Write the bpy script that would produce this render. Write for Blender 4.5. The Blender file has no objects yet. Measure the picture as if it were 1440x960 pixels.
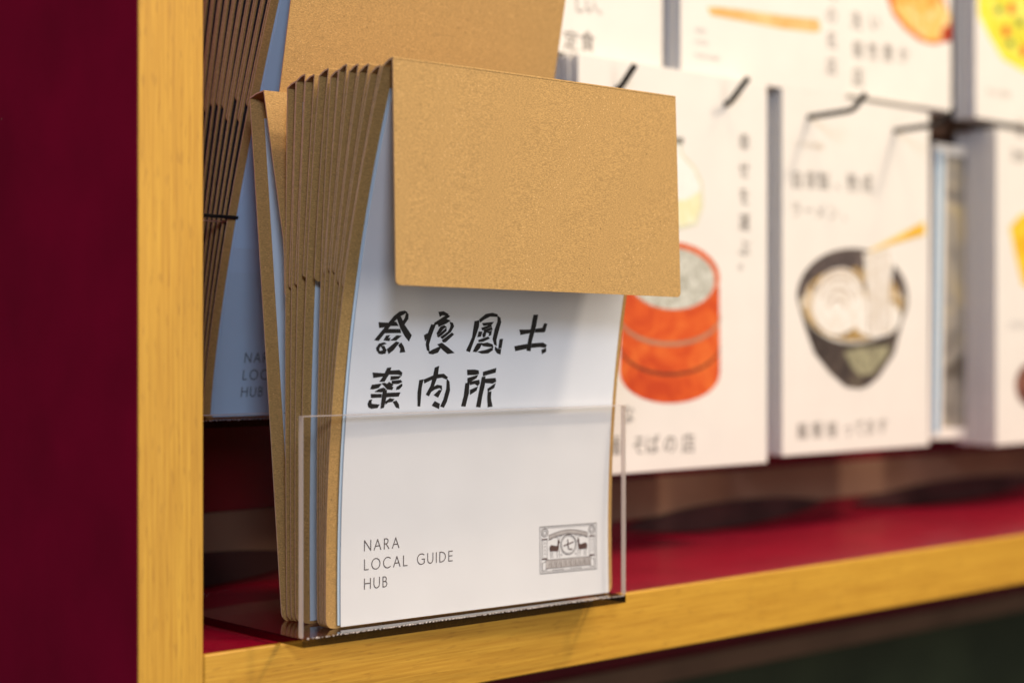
import bpy, math, random
from mathutils import Vector, noise
random.seed(7)
C = bpy.context.scene.collection
scene = bpy.context.scene
R = math.radians

# ---------------------------------------------------------------- camera
cam_d = bpy.data.cameras.new('camera')
cam = bpy.data.objects.new('camera', cam_d); C.objects.link(cam)
cam.location = (-0.3518, -0.5470, 0.1176)
cam.rotation_euler = (R(90), 0, R(-43))
cam_d.sensor_width = 36; cam_d.lens = 60.0
cam_d.clip_start = 0.01; cam_d.clip_end = 50
cam_d.dof.use_dof = True; cam_d.dof.focus_distance = 0.70
cam_d.dof.aperture_fstop = 4.8      # 60 mm lens
scene.camera = cam

# ---------------------------------------------------------------- world and lamps
w = bpy.data.worlds.new('World'); scene.world = w; w.use_nodes = True
bg = w.node_tree.nodes['Background']
bg.inputs[0].default_value = (0.85, 0.85, 0.92, 1); bg.inputs[1].default_value = 0.06

def area(name, loc, target, size, power, col, spread=180):
    d = bpy.data.lights.new(name, 'AREA'); d.shape = 'DISK'; d.size = size; d.energy = power; d.color = col
    d.spread = R(spread)
    o = bpy.data.objects.new(name, d); C.objects.link(o); o.location = loc
    o.rotation_euler = (Vector(target) - Vector(loc)).to_track_quat('-Z', 'Y').to_euler()
    return o
area('ceiling_spot', (1.15, -1.10, 1.60), (0.2, 0, 0.1), 0.20, 21, (1.0, 0.87, 0.71))
area('ceiling_panel', (0.75, -1.50, 1.75), (0.25, 0, 0.1), 1.8, 31, (1.0, 0.90, 0.80))  # unseen soft lamp added overhead to lift the shadows
area('room_light', (0.55, -2.30, 0.25), (0.25, 0, 0.12), 1.6, 17, (1.0, 0.95, 0.90))  # unseen low fill added in front to brighten the page under the flap
area('window_light', (-0.98, -1.60, 0.85), (0.15, 0, 0.1), 0.45, 19, (0.68, 0.78, 1.0))
area('rail_spot', (-1.15, -0.95, 1.35), (0.05, 0, 0.1), 0.16, 3.0, (1.0, 0.80, 0.58))  # unseen lamp added at the left to warm the sheet edges
area('rail_spot', (0.15, -0.60, 1.45), (0.45, 0.08, 0.15), 0.10, 4.0, (1.0, 0.78, 0.54))
area('rail_spot', (0.95, -0.60, 1.45), (0.55, 0.08, 0.15), 0.10, 4.0, (1.0, 0.78, 0.54))

vs = scene.view_settings
scene.display_settings.display_device = 'sRGB'
vs.view_transform = 'Standard'; vs.look = 'None'; vs.exposure = 0.0; vs.gamma = 1.0; vs.use_curve_mapping = False
scene.cycles.max_bounces = 10; scene.cycles.transparent_max_bounces = 24
TITLE = [[(16.38,114.43),(24.6,123.65),(27.13,125.49),(29.53,125.91),(30.79,125.54),(29.33,124.91),(26.7,123.67),(23.65,120.61),(18.27,114.27)],[(30.5,125.59),(31.51,124.55),(31.63,122.89),(30.28,120.94),(29.02,121.37),(30.31,123.15),(30.59,124.54)],[(17.51,121.28),(22.31,121.15),(21.12,119.77),(18.13,119.32)],[(24.38,121.34),(25.84,121.46),(27.23,120.09),(23.38,120.06)],[(26.22,123.11),(27.74,123.79),(30.41,120.11),(34.3,116.23),(33.4,114.0),(31.35,115.95),(28.62,119.26)],[(21.85,118.57),(28.29,118.6),(28.82,117.33),(20.99,117.19)],[(20.89,114.38),(21.86,115.93),(23.56,116.26),(22.76,114.99),(23.91,115.21),(23.57,114.11)],[(24.25,114.27),(27.1,116.05),(29.21,116.05),(26.97,114.39)],[(17.69,111.25),(18.82,112.73),(21.17,113.28),(22.27,112.89),(19.77,112.35),(18.87,111.25),(19.17,109.98),(18.11,110.15)],[(18.51,109.76),(21.57,110.19),(22.59,110.41),(22.19,109.2),(20.69,108.93),(19.06,109.21)],[(19.67,112.07),(21.37,111.79),(22.35,110.63),(21.2,110.41)],[(23.04,110.68),(27.08,113.61),(28.53,113.28),(25.88,110.4),(23.96,109.02)],[(28.45,112.33),(29.61,113.17),(30.86,111.77),(31.99,109.65),(29.53,109.44),(29.76,110.94)],[(47.07,125.67),(49.39,125.86),(52.13,124.93),(51.07,124.58),(48.98,124.73),(47.93,123.99)],[(51.66,124.65),(53.0,124.1),(47.94,121.06),(45.44,120.65),(45.7,121.32),(48.41,122.75)],[(47.35,121.06),(51.36,122.78),(53.51,122.34),(51.58,121.37),(47.89,119.93)],[(53.37,121.78),(54.95,121.22),(55.66,119.98),(54.47,117.98),(52.59,117.12),(54.0,119.12),(54.23,120.54)],[(47.43,117.11),(48.89,119.65),(50.65,120.23),(51.84,119.67),(50.57,119.27),(48.86,117.4),(47.75,116.43)],[(47.75,115.92),(50.07,117.68),(51.9,119.28),(52.05,118.26),(49.74,116.44),(48.37,115.7)],[(49.49,115.59),(52.91,117.52),(54.52,117.7),(52.34,116.33),(50.46,115.02)],[(43.99,120.58),(46.06,120.43),(44.59,116.54),(43.68,112.59),(44.43,109.77),(43.25,110.45),(42.45,112.59),(42.48,115.97)],[(40.99,116.25),(42.34,116.98),(42.09,115.13),(41.67,114.0)],[(44.12,109.38),(46.18,110.33),(49.34,111.45),(50.09,111.34),(48.87,109.47),(46.39,108.8),(44.53,109.04)],[(48.3,112.59),(50.44,113.04),(53.82,111.16),(57.45,109.15),(54.13,108.88),(51.71,110.31)],[(50.56,114.29),(55.18,117.25),(56.16,116.68),(52.35,113.72),(51.1,113.61)],[(66.67,122.05),(68.9,122.47),(68.98,120.06),(67.83,116.02),(65.71,109.57),(63.9,110.04),(66.39,115.44)],[(69.2,122.93),(72.18,124.98),(75.58,125.53),(78.55,125.04),(78.36,124.29),(74.6,124.42),(71.34,123.07),(69.62,121.79)],[(78.73,124.47),(80.2,123.61),(80.89,121.87),(79.97,117.79),(79.33,114.3),(80.05,112.08),(78.79,112.67),(77.68,114.88),(78.22,118.95),(79.27,122.15)],[(79.35,111.56),(81.09,110.39),(82.64,110.56),(82.55,108.45),(80.89,109.05),(79.51,110.39)],[(81.49,114.59),(83.04,114.77),(82.78,111.2),(81.25,110.91)],[(70.85,121.34),(76.95,121.96),(75.94,120.97),(71.75,120.53)],[(70.77,119.38),(75.6,120.67),(76.08,120.1),(73.48,119.39),(71.28,118.63)],[(72.08,118.46),(76.16,119.64),(76.68,118.83),(72.59,117.65)],[(69.49,117.76),(71.26,117.76),(70.75,116.03),(69.18,115.74)],[(73.52,117.65),(76.38,118.25),(76.24,116.62),(75.15,116.15),(75.36,117.31)],[(71.73,116.72),(72.42,117.77),(73.45,117.6),(73.1,115.86),(72.12,115.68)],[(69.86,114.3),(74.84,115.63),(75.7,115.05),(72.38,113.95),(70.1,113.72)],[(69.45,112.85),(71.88,113.14),(70.86,111.12),(69.16,109.56),(67.61,109.68),(68.51,111.41)],[(71.15,112.85),(74.82,113.14),(77.66,112.38),(78.18,111.5),(75.79,111.8),(72.65,112.1)],[(69.92,109.56),(74.11,110.0),(78.06,111.27),(77.97,110.22),(75.8,109.07),(72.33,108.91)],[(99.05,124.97),(101.32,125.11),(100.84,120.25),(99.51,114.31),(99.37,109.85),(97.3,110.04),(97.71,114.31),(98.49,119.64)],[(91.99,118.72),(98.39,118.75),(98.09,117.57),(92.87,116.78)],[(101.12,119.06),(105.32,119.56),(105.6,117.89),(100.92,117.76)],[(105.17,119.97),(105.77,121.35),(107.26,121.36),(106.54,118.19),(105.93,117.89)],[(90.2,111.66),(97.15,112.65),(96.93,110.87),(90.94,109.89)],[(99.98,112.82),(106.11,113.12),(108.33,112.22),(107.88,111.32),(104.69,111.63),(99.82,111.22)],[(105.91,110.13),(108.29,110.84),(108.32,109.52),(106.39,108.51)],[(17.09,101.35),(22.68,101.0),(22.09,100.01),(17.64,99.52)],[(23.98,103.09),(25.7,103.3),(25.42,101.52),(23.02,97.95),(20.8,97.81),(22.77,100.17)],[(25.65,101.96),(29.93,102.14),(31.46,101.17),(31.37,100.17),(29.74,100.75),(25.16,100.69)],[(26.18,99.73),(31.26,99.89),(29.94,98.96),(26.12,98.45)],[(26.88,97.94),(31.1,98.1),(31.88,97.53),(30.16,97.0),(26.99,96.94)],[(29.63,95.33),(31.96,96.74),(32.05,95.96),(30.76,94.75),(29.36,94.49)],[(16.6,95.01),(17.28,96.38),(20.71,96.71),(21.75,96.8),(20.49,95.49),(17.77,94.99)],[(22.0,97.02),(23.25,97.11),(27.65,95.36),(27.24,94.53),(24.89,94.86)],[(24.23,96.43),(25.46,97.41),(27.54,96.37),(26.62,95.72)],[(18.8,93.75),(20.59,94.55),(22.97,95.17),(24.06,94.76),(22.07,93.69)],[(17.1,92.79),(22.17,92.69),(22.15,91.58),(17.29,91.57)],[(25.07,93.07),(31.42,93.17),(30.7,91.84),(24.94,91.63)],[(22.87,94.12),(24.53,94.31),(24.61,92.08),(23.74,87.37),(22.36,87.12),(22.69,91.01)],[(15.95,88.95),(16.51,90.32),(17.65,90.68),(17.26,89.75),(17.69,88.8),(21.53,88.53),(20.59,87.45),(17.84,87.24),(16.4,87.83)],[(24.44,89.58),(26.57,90.81),(28.7,90.59),(27.72,89.78),(25.63,89.55),(24.66,88.73)],[(28.25,89.49),(29.84,89.84),(31.05,88.3),(31.54,86.88),(30.08,87.37)],[(40.8,97.95),(42.65,98.26),(41.99,95.1),(42.05,87.46),(41.02,87.6),(40.49,92.87)],[(43.09,98.2),(47.38,99.72),(47.16,98.42),(43.46,96.89)],[(48.24,102.95),(50.14,103.67),(49.75,99.52),(48.06,94.99),(46.22,91.62),(44.84,92.21),(46.9,95.58),(47.76,99.55)],[(49.89,100.2),(52.99,100.33),(55.23,98.99),(54.55,98.43),(52.38,99.2),(49.83,98.84)],[(54.92,98.48),(56.2,97.14),(56.88,93.69),(55.73,89.12),(54.48,86.74),(52.8,87.18),(54.17,89.73),(55.32,94.29)],[(46.81,92.97),(48.06,94.99),(50.18,95.81),(52.44,95.49),(52.82,94.05),(51.39,94.93),(48.87,94.3)],[(48.92,91.84),(51.38,93.68),(52.7,93.77),(51.08,90.94)],[(49.57,89.15),(52.12,88.06),(51.93,86.23),(48.32,87.58)],[(65.43,101.91),(69.41,101.86),(71.38,101.55),(71.75,100.38),(70.02,100.11),(65.82,99.99)],[(66.01,98.43),(71.44,99.8),(70.58,98.65),(66.24,96.52)],[(65.12,96.3),(66.99,96.56),(67.09,92.33),(65.92,86.85),(63.85,87.02),(64.93,91.22)],[(67.33,96.96),(72.25,97.58),(72.56,96.3),(71.74,95.38),(70.09,96.34),(67.62,95.8)],[(67.88,93.47),(71.8,94.85),(71.19,93.41),(68.08,91.73)],[(74.16,100.93),(80.99,102.49),(80.81,100.85),(74.34,99.47)],[(73.81,98.78),(75.41,99.05),(75.42,95.67),(74.55,91.01),(74.04,86.35),(71.93,86.52),(72.78,91.63)],[(75.69,98.0),(81.14,98.21),(81.53,96.97),(79.8,96.29),(75.87,96.53)],[(77.5,93.87),(81.39,96.15),(80.81,94.4),(77.62,92.82)],[(77.66,92.47),(79.44,92.66),(79.37,89.73),(80.66,86.47),(78.33,86.24),(77.8,89.77)]]
STAMP = [(110.54,32.94),(144.28,32.4),(110.68,12.51),(144.3,11.9)]
LAT = [(17.29,30.04),(17.21,34.05),(62.08,21.12),(17.39,22.35),(17.42,14.65),(35.3,29.63)]
TOPY = [-0.04949,-0.04184,-0.03492,-0.02833,-0.0212,-0.01623,-0.0089,0.00043,0.0066,0.01285]
BOTY = [-0.00371,-0.0023,-0.00113,4e-05,0.00098,0.0024,0.0134,0.01729,0.02022,0.02318]
SEP = [0.02665,0.04336,0.03569]
ART = {'basket_body':[(113.1,101.2),(113.7,52.7),(113.7,52.7),(112.4,48.6),(108.7,44.7),(102.8,41.4),(95.0,38.9),(86.0,37.2),(76.3,36.5),(66.4,36.7),(56.9,37.9),(48.4,39.9),(41.3,42.7),(35.9,46.1),(32.6,49.8),(31.4,53.7),(31.2,55.3),(33.5,99.5)],'basket_rim':[(113.3,105.1),(111.8,100.8),(108.2,96.7),(102.9,93.1),(96.0,90.2),(88.1,88.2),(79.4,87.0),(70.5,86.8),(61.9,87.6),(53.8,89.3),(46.8,91.8),(41.1,94.9),(37.0,98.6),(34.6,102.6),(34.1,106.8),(35.4,110.9),(38.6,114.8),(43.5,118.3),(49.8,121.2),(57.3,123.4),(65.7,124.8),(74.5,125.2),(83.4,124.7),(91.8,123.2),(99.3,120.8),(105.5,117.6),(110.1,113.8),(112.7,109.6)],'basket_rice':[(108.9,104.1),(107.6,100.2),(104.4,96.6),(99.7,93.5),(93.6,91.0),(86.5,89.1),(78.7,88.1),(70.8,88.0),(63.0,88.7),(55.8,90.1),(49.4,92.3),(44.3,95.1),(40.6,98.4),(38.4,101.9),(38.0,105.6),(39.2,109.3),(42.1,112.7),(46.4,115.8),(52.1,118.3),(58.9,120.3),(66.4,121.4),(74.3,121.8),(82.2,121.3),(89.7,119.9),(96.4,117.8),(102.0,115.0),(106.0,111.7),(108.4,107.9)],'basket_band1':[(114.3,83.0),(111.6,78.6),(106.0,74.6),(97.9,71.4),(88.0,69.1),(77.0,67.9),(65.7,68.0),(55.1,69.1),(45.7,71.3),(38.3,74.4),(33.2,78.1),(30.9,82.3),(30.9,84.5),(33.2,80.4),(38.3,76.6),(45.7,73.6),(55.1,71.4),(65.7,70.2),(77.0,70.2),(88.0,71.4),(97.9,73.7),(106.0,77.0),(111.6,80.9),(114.3,85.4)],'basket_band2':[(113.7,66.6),(111.1,62.1),(105.6,58.1),(97.6,54.9),(87.8,52.7),(76.9,51.6),(65.8,51.8),(55.2,53.1),(46.0,55.5),(38.7,58.7),(33.7,62.6),(31.4,66.8),(31.4,68.4),(33.7,64.1),(38.7,60.3),(46.0,57.1),(55.2,54.7),(65.8,53.4),(76.9,53.3),(87.8,54.3),(97.6,56.6),(105.6,59.8),(111.1,63.8),(113.7,68.2)],'bottle_edge':[(75.9,180.6),(80.1,180.9),(81.5,174.1),(92.7,167.2),(98.7,158.5),(99.6,145.9),(93.8,135.0),(80.1,132.0),(65.6,133.0),(55.4,143.5),(59.5,160.1),(73.8,172.1)],'bottle_in':[(75.5,178.5),(78.8,178.7),(80.1,172.9),(91.0,166.1),(96.6,157.6),(97.4,146.5),(91.9,136.3),(80.1,133.7),(67.6,134.8),(57.9,144.3),(61.9,159.2),(74.9,170.8)],'bottle_liquid':[(96.1,154.1),(97.0,146.0),(91.9,136.6),(80.1,134.0),(67.6,135.1),(58.5,144.3),(73.8,147.2),(86.4,149.3)],'bottle_cap':[(73.8,182.5),(82.6,182.8),(82.2,179.4),(73.8,179.0)],'bowl_outer':[(14.0,95.2),(14.5,99.2),(16.0,103.3),(18.5,107.1),(21.9,110.9),(26.3,114.3),(31.4,117.5),(37.3,120.3),(43.9,122.6),(51.0,124.5),(58.6,125.9),(66.4,126.8),(74.4,127.1),(82.4,126.8),(90.3,126.0),(97.8,124.5),(104.9,122.5),(111.4,120.0),(117.2,117.0),(122.1,113.6),(126.0,109.9),(128.9,105.8),(130.6,101.6),(131.2,97.2),(131.2,95.9),(131.1,94.0),(130.7,92.1),(130.1,90.2),(129.3,88.4),(128.2,86.5),(126.9,84.7),(125.3,83.0),(115.9,60.8),(98.3,45.6),(87.4,40.4),(78.9,38.6),(64.1,39.9),(47.6,48.8),(31.4,61.3),(21.4,78.3)],'bowl_rim':[(128.7,97.2),(127.2,90.5),(122.8,84.1),(115.7,78.3),(106.4,73.5),(95.4,70.0),(83.3,67.8),(70.8,67.1),(58.5,67.8),(47.0,69.9),(36.8,73.3),(28.3,77.8),(22.1,83.1),(18.2,89.0),(16.9,95.2),(18.2,101.5),(22.1,107.6),(28.3,113.1),(36.8,117.8),(47.0,121.6),(58.5,124.1),(70.8,125.3),(83.3,125.0),(95.4,123.2),(106.4,120.1),(115.7,115.6),(122.8,110.1),(127.2,103.9)],'bowl_soup':[(126.5,94.6),(125.0,88.8),(120.8,83.4),(114.0,78.5),(105.1,74.4),(94.5,71.3),(82.9,69.5),(70.8,68.8),(59.0,69.5),(47.9,71.3),(38.0,74.1),(29.9,77.9),(23.9,82.5),(20.1,87.5),(18.9,92.8),(20.1,98.2),(23.9,103.4),(29.9,108.1),(38.0,112.2),(47.9,115.4),(59.0,117.5),(70.8,118.5),(82.9,118.3),(94.5,116.8),(105.1,114.1),(114.0,110.3),(120.8,105.6),(125.0,100.3)],'bowl_back':[(17.1,96.7),(18.3,103.2),(22.4,109.5),(29.5,115.2),(39.1,119.9),(50.7,123.5),(63.6,125.6),(77.2,126.1),(90.6,124.9),(103.0,122.1),(113.5,117.7),(121.5,112.2),(126.3,105.7),(127.6,98.8),(122.6,97.1),(120.4,102.5),(114.1,107.4),(104.2,111.3),(91.7,113.9),(77.6,115.0),(63.2,114.6),(49.7,112.7),(38.0,109.5),(29.0,105.3),(23.4,100.5),(21.4,95.3)],'bowl_glint':[(62.0,62.4),(85.3,65.4),(111.5,66.0),(107.0,58.3),(91.7,48.3),(78.9,47.2),(68.3,53.6)],'noodles1':[(82.7,91.0),(80.6,86.4),(77.3,82.1),(72.9,78.4),(67.6,75.5),(61.8,73.5),(55.7,72.5),(49.7,72.6),(44.0,73.7),(39.0,75.8),(34.8,78.8),(31.7,82.4),(29.8,86.6),(29.1,91.1),(29.8,95.8),(31.7,100.3),(34.9,104.5),(39.1,108.2),(44.2,111.1),(49.8,113.2),(55.9,114.3),(61.9,114.4),(67.7,113.4),(73.0,111.4),(77.4,108.5),(80.7,104.8),(82.7,100.5),(83.4,95.8)],'noodles2':[(122.6,84.1),(122.0,81.2),(120.0,78.5),(116.8,76.0),(112.5,74.0),(107.5,72.4),(101.9,71.5),(96.1,71.1),(90.3,71.4),(84.8,72.4),(80.0,73.9),(75.9,75.8),(72.9,78.2),(71.0,80.8),(70.4,83.6),(71.0,86.4),(72.9,89.1),(75.9,91.5),(80.0,93.6),(84.8,95.2),(90.3,96.2),(96.1,96.6),(101.9,96.4),(107.5,95.6),(112.5,94.1),(116.8,92.1),(120.0,89.7),(122.0,87.0)],'noodle_lift':[(82.1,124.2),(115.9,129.2),(112.6,109.8),(107.0,73.7),(87.4,71.8),(85.3,99.0)],'strand0':[(86.4,123.7),(87.4,123.7),(88.5,74.9),(87.2,74.9)],'strand1':[(91.7,124.5),(92.8,124.6),(93.9,75.0),(92.6,74.9)],'strand2':[(97.2,125.3),(98.3,125.4),(99.4,75.0),(98.0,75.0)],'strand3':[(102.6,126.2),(103.7,126.2),(104.8,75.0),(103.5,75.0)],'strand4':[(108.1,127.0),(109.3,127.1),(110.4,75.0),(109.0,75.0)],'swirl0':[(35.7,95.7),(36.9,98.7),(39.0,101.5),(41.8,104.0),(45.3,106.0),(49.3,107.4),(53.6,108.2),(58.0,108.3),(62.4,107.7),(66.4,106.5),(70.0,104.6),(73.0,102.3),(75.2,99.5),(76.4,96.4),(76.4,94.5),(75.2,97.6),(73.0,100.4),(70.0,102.8),(66.4,104.6),(62.4,105.9),(58.0,106.4),(53.6,106.3),(49.3,105.6),(45.3,104.1),(41.8,102.2),(39.0,99.7),(36.9,96.9),(35.7,93.8)],'swirl1':[(40.7,92.7),(41.6,94.9),(43.1,97.1),(45.3,98.9),(47.9,100.4),(50.9,101.4),(54.1,102.0),(57.5,102.1),(60.7,101.7),(63.8,100.7),(66.5,99.3),(68.7,97.5),(70.3,95.4),(71.2,93.1),(71.2,91.2),(70.3,93.6),(68.7,95.7),(66.5,97.4),(63.8,98.8),(60.7,99.8),(57.5,100.2),(54.1,100.2),(50.9,99.6),(47.9,98.5),(45.3,97.1),(43.1,95.2),(41.6,93.1),(40.7,90.8)],'swirl2':[(44.7,89.6),(45.2,91.1),(46.1,92.5),(47.4,93.8),(49.0,94.8),(50.8,95.4),(52.7,95.8),(54.7,95.9),(56.7,95.5),(58.5,94.9),(60.1,94.0),(61.4,92.8),(62.4,91.4),(62.9,89.9),(62.9,88.0),(62.4,89.5),(61.4,90.9),(60.1,92.1),(58.5,93.0),(56.7,93.7),(54.7,94.0),(52.7,94.0),(50.8,93.6),(49.0,92.9),(47.4,91.9),(46.1,90.7),(45.2,89.3),(44.7,87.8)],'swirl3':[(33.8,98.5),(35.2,102.1),(37.7,105.4),(41.1,108.2),(45.2,110.6),(50.0,112.3),(55.2,113.2),(60.5,113.3),(65.8,112.7),(70.7,111.3),(75.0,109.1),(78.6,106.3),(81.2,103.1),(82.8,99.5),(82.8,97.6),(81.2,101.2),(78.6,104.5),(75.0,107.2),(70.7,109.4),(65.8,110.8),(60.5,111.5),(55.2,111.3),(50.0,110.4),(45.2,108.7),(41.1,106.4),(37.7,103.5),(35.2,100.2),(33.8,96.7)],'chopsticks':[(86.4,125.6),(149.6,147.6),(150.5,139.1),(115.9,132.1),(87.4,125.0)],'spoon':[(22.7,39.3),(30.5,40.6),(57.7,42.1),(91.7,43.6),(127.8,45.9),(129.9,39.3),(124.1,37.4),(90.7,35.5),(57.7,35.4),(26.0,35.1)],'stew_edge':[(79.4,69.6),(87.9,76.5),(143.6,81.5),(164.8,62.2),(162.7,54.5),(151.4,46.9),(134.5,42.7),(117.8,43.2),(100.2,49.0),(86.7,57.2)],'stew_mid':[(90.4,71.1),(137.1,77.6),(156.7,64.9),(152.8,59.2),(141.0,46.7),(128.0,44.1),(110.2,50.2),(99.0,53.8),(87.9,62.3)],'stew_dark':[(162.1,53.7),(161.8,52.5),(161.1,51.2),(160.0,50.0),(158.6,49.0),(156.8,48.1),(154.8,47.4),(152.8,47.0),(150.7,46.9),(148.8,47.1),(147.0,47.6),(145.6,48.3),(144.5,49.2),(143.8,50.2),(143.6,51.4),(143.8,52.7),(144.5,53.9),(145.6,55.1),(147.0,56.2),(148.8,57.0),(150.7,57.7),(152.8,58.1),(154.8,58.2),(156.8,58.1),(158.6,57.6),(160.0,56.9),(161.1,56.0),(161.8,54.9)],'curry_edge':[(3.4,70.5),(1.9,91.0),(91.7,103.8),(91.7,38.5),(62.7,38.1),(34.1,43.8),(17.8,56.7)],'curry_in':[(21.0,72.8),(17.8,91.5),(88.2,101.5),(88.2,43.5),(60.7,44.1),(37.4,51.2),(25.9,59.5)],'pepper0':[(50.3,81.1),(50.2,80.1),(49.8,79.1),(49.3,78.3),(48.5,77.5),(47.6,76.9),(46.7,76.4),(45.6,76.2),(44.6,76.2),(43.6,76.3),(42.7,76.7),(42.0,77.3),(41.4,78.0),(41.1,78.9),(41.0,79.8),(41.1,80.8),(41.4,81.7),(42.0,82.6),(42.7,83.4),(43.6,84.0),(44.6,84.4),(45.6,84.7),(46.7,84.7),(47.6,84.5),(48.5,84.1),(49.3,83.6),(49.8,82.8),(50.2,82.0)],'pepper1':[(43.6,64.3),(43.5,63.3),(43.2,62.4),(42.6,61.5),(41.9,60.7),(41.0,60.1),(40.0,59.7),(39.0,59.5),(38.0,59.5),(37.0,59.6),(36.1,60.0),(35.4,60.6),(34.8,61.4),(34.5,62.2),(34.4,63.1),(34.5,64.1),(34.8,65.0),(35.4,65.9),(36.1,66.6),(37.0,67.3),(38.0,67.7),(39.0,67.9),(40.0,68.0),(41.0,67.8),(41.9,67.4),(42.6,66.8),(43.2,66.1),(43.5,65.2)],'pepper2':[(67.2,52.9),(67.0,51.9),(66.7,51.0),(66.1,50.1),(65.4,49.3),(64.5,48.7),(63.5,48.3),(62.4,48.0),(61.4,48.0),(60.4,48.2),(59.5,48.6),(58.7,49.2),(58.1,50.0),(57.8,50.8),(57.7,51.8),(57.8,52.7),(58.1,53.7),(58.7,54.6),(59.5,55.3),(60.4,55.9),(61.4,56.4),(62.4,56.6),(63.5,56.6),(64.5,56.4),(65.4,56.0),(66.1,55.4),(66.7,54.7),(67.0,53.8)],'herb0':[(34.4,78.1),(34.3,77.4),(33.9,76.8),(33.2,76.2),(32.4,75.6),(31.4,75.1),(30.3,74.8),(29.2,74.6),(28.0,74.5),(26.9,74.6),(25.9,74.8),(25.1,75.1),(24.5,75.5),(24.1,76.1),(24.0,76.7),(24.1,77.3),(24.5,78.0),(25.1,78.6),(25.9,79.1),(26.9,79.6),(28.0,79.9),(29.2,80.2),(30.3,80.3),(31.4,80.2),(32.4,80.0),(33.2,79.7),(33.9,79.2),(34.3,78.7)],'herb1':[(49.3,56.1),(49.2,55.5),(48.8,54.8),(48.1,54.2),(47.3,53.7),(46.3,53.2),(45.1,52.9),(44.0,52.7),(42.8,52.6),(41.7,52.7),(40.7,52.9),(39.8,53.2),(39.2,53.7),(38.8,54.2),(38.7,54.9),(38.8,55.5),(39.2,56.1),(39.8,56.7),(40.7,57.3),(41.7,57.8),(42.8,58.1),(44.0,58.3),(45.1,58.4),(46.3,58.3),(47.3,58.1),(48.1,57.7),(48.8,57.3),(49.2,56.7)],'herb2':[(62.7,72.9),(62.6,72.2),(62.2,71.6),(61.6,71.0),(60.7,70.4),(59.7,69.9),(58.5,69.6),(57.3,69.4),(56.1,69.3),(55.0,69.3),(54.0,69.6),(53.1,69.9),(52.5,70.4),(52.1,70.9),(52.0,71.5),(52.1,72.2),(52.5,72.8),(53.1,73.4),(54.0,74.0),(55.0,74.5),(56.1,74.8),(57.3,75.1),(58.5,75.1),(59.7,75.1),(60.7,74.9),(61.6,74.5),(62.2,74.1),(62.6,73.5)],'pudding':[(17.4,151.8),(32.1,161.6),(67.5,166.1),(67.5,102.1),(34.6,112.0),(24.7,132.6)],'pot':[(80.4,40.5),(79.7,36.7),(77.6,33.0),(74.2,29.8),(69.7,27.2),(64.3,25.2),(58.4,24.1),(52.2,23.8),(46.0,24.4),(40.2,25.9),(35.0,28.0),(30.7,30.8),(27.4,34.1),(25.4,37.7),(24.7,41.5),(25.4,45.2),(27.4,48.8),(30.7,52.0),(35.0,54.6),(40.2,56.6),(46.0,57.8),(52.2,58.2),(58.4,57.7),(64.3,56.4),(69.7,54.3),(74.2,51.5),(77.6,48.1),(79.7,44.4)]}
TXT = {'v1_0':(129.6,180.5,9.7),'v1_1':(129.6,164.7,9.7),'v1_2':(129.6,149.6,9.8),'v1_3':(129.6,134.6,9.7),'v1_4':(129.6,120.0,9.7),'v1_5':(129.6,111.8,9.8),'na':(32.2,27.6,9.9),'soba0':(20.7,11.1,10.1),'soba1':(40.5,10.6,10.2),'soba2':(51.2,10.4,10.4),'soba3':(65.5,10.1,10.5),'soba4':(80.7,9.8,10.6),'a0':(8.2,161.9,10.7),'a1':(22.2,162.3,10.8),'a2':(34.9,162.5,10.9),'a3':(52.3,163.1,11.0),'a4':(64.1,163.3,11.1),'a5':(79.9,163.7,11.2),'b0':(8.2,144.4,9.4),'b1':(20.8,144.4,9.5),'b2':(32.1,144.3,9.5),'b3':(45.0,144.3,9.6),'b4':(59.7,144.3,9.7),'c0':(13.8,10.2,9.8),'c1':(28.5,10.1,10.0),'c2':(43.6,10.1,10.0),'c3':(59.7,10.0,10.2),'c4':(72.3,10.0,10.3),'c5':(83.7,10.2,10.3),'c6':(96.7,10.2,10.4),'d0':(134.6,60.6,10.5),'d1':(134.6,45.7,10.5),'d2':(134.6,30.4,10.5),'d3':(134.6,14.1,10.6),'e0':(41.2,43.1,10.8),'e1':(61.1,44.7,10.9),'f0':(42.7,25.2,10.4),'f1':(59.5,26.0,10.5),'f2':(75.9,26.7,10.6),'f3':(93.4,27.5,10.7),'g':(42.7,7.2,11.7),'h0':(85.5,23.2,8.2),'h1':(94.1,23.6,8.3),'h2':(103.8,24.1,8.4),'i0':(78.1,2.8,10.4),'i1':(90.3,3.7,10.5),'j0':(12.1,24.0,3.2),'j1':(12.1,17.5,3.3),'j2':(12.1,9.5,3.2),'k':(10.3,186.5,3.9),'l':(15.7,80.9,6.0),'m':(25.1,217.0,11.0),'m2':(19.5,199.1,8.9),'n':(14.3,17.7,4.4)}
HOOKS = {'1':[(0.3063,0.078,0.2512),(0.3063,0.0749,0.2516),(0.3063,0.0641,0.2624)],'2':[(0.3963,0.078,0.2518),(0.3963,0.0749,0.2523),(0.3963,0.0615,0.2649)],'3':[(0.4891,0.09,0.254),(0.4891,0.0571,0.2551),(0.4891,0.0484,0.2639)],'4':[(0.5797,0.09,0.2534),(0.5797,0.0571,0.2545),(0.5797,0.0453,0.2623)]}

# ---------------------------------------------------------------- helpers
def mesh_obj(name, verts, faces, mat=None, parent=None, smooth=False, loc=None):
    me = bpy.data.meshes.new(name); me.from_pydata([tuple(v) for v in verts], [], faces); me.update()
    if mat: me.materials.append(mat)
    if smooth:
        for p in me.polygons: p.use_smooth = True
    o = bpy.data.objects.new(name, me); C.objects.link(o)
    if parent: o.parent = parent
    if loc: o.location = loc
    return o

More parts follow.
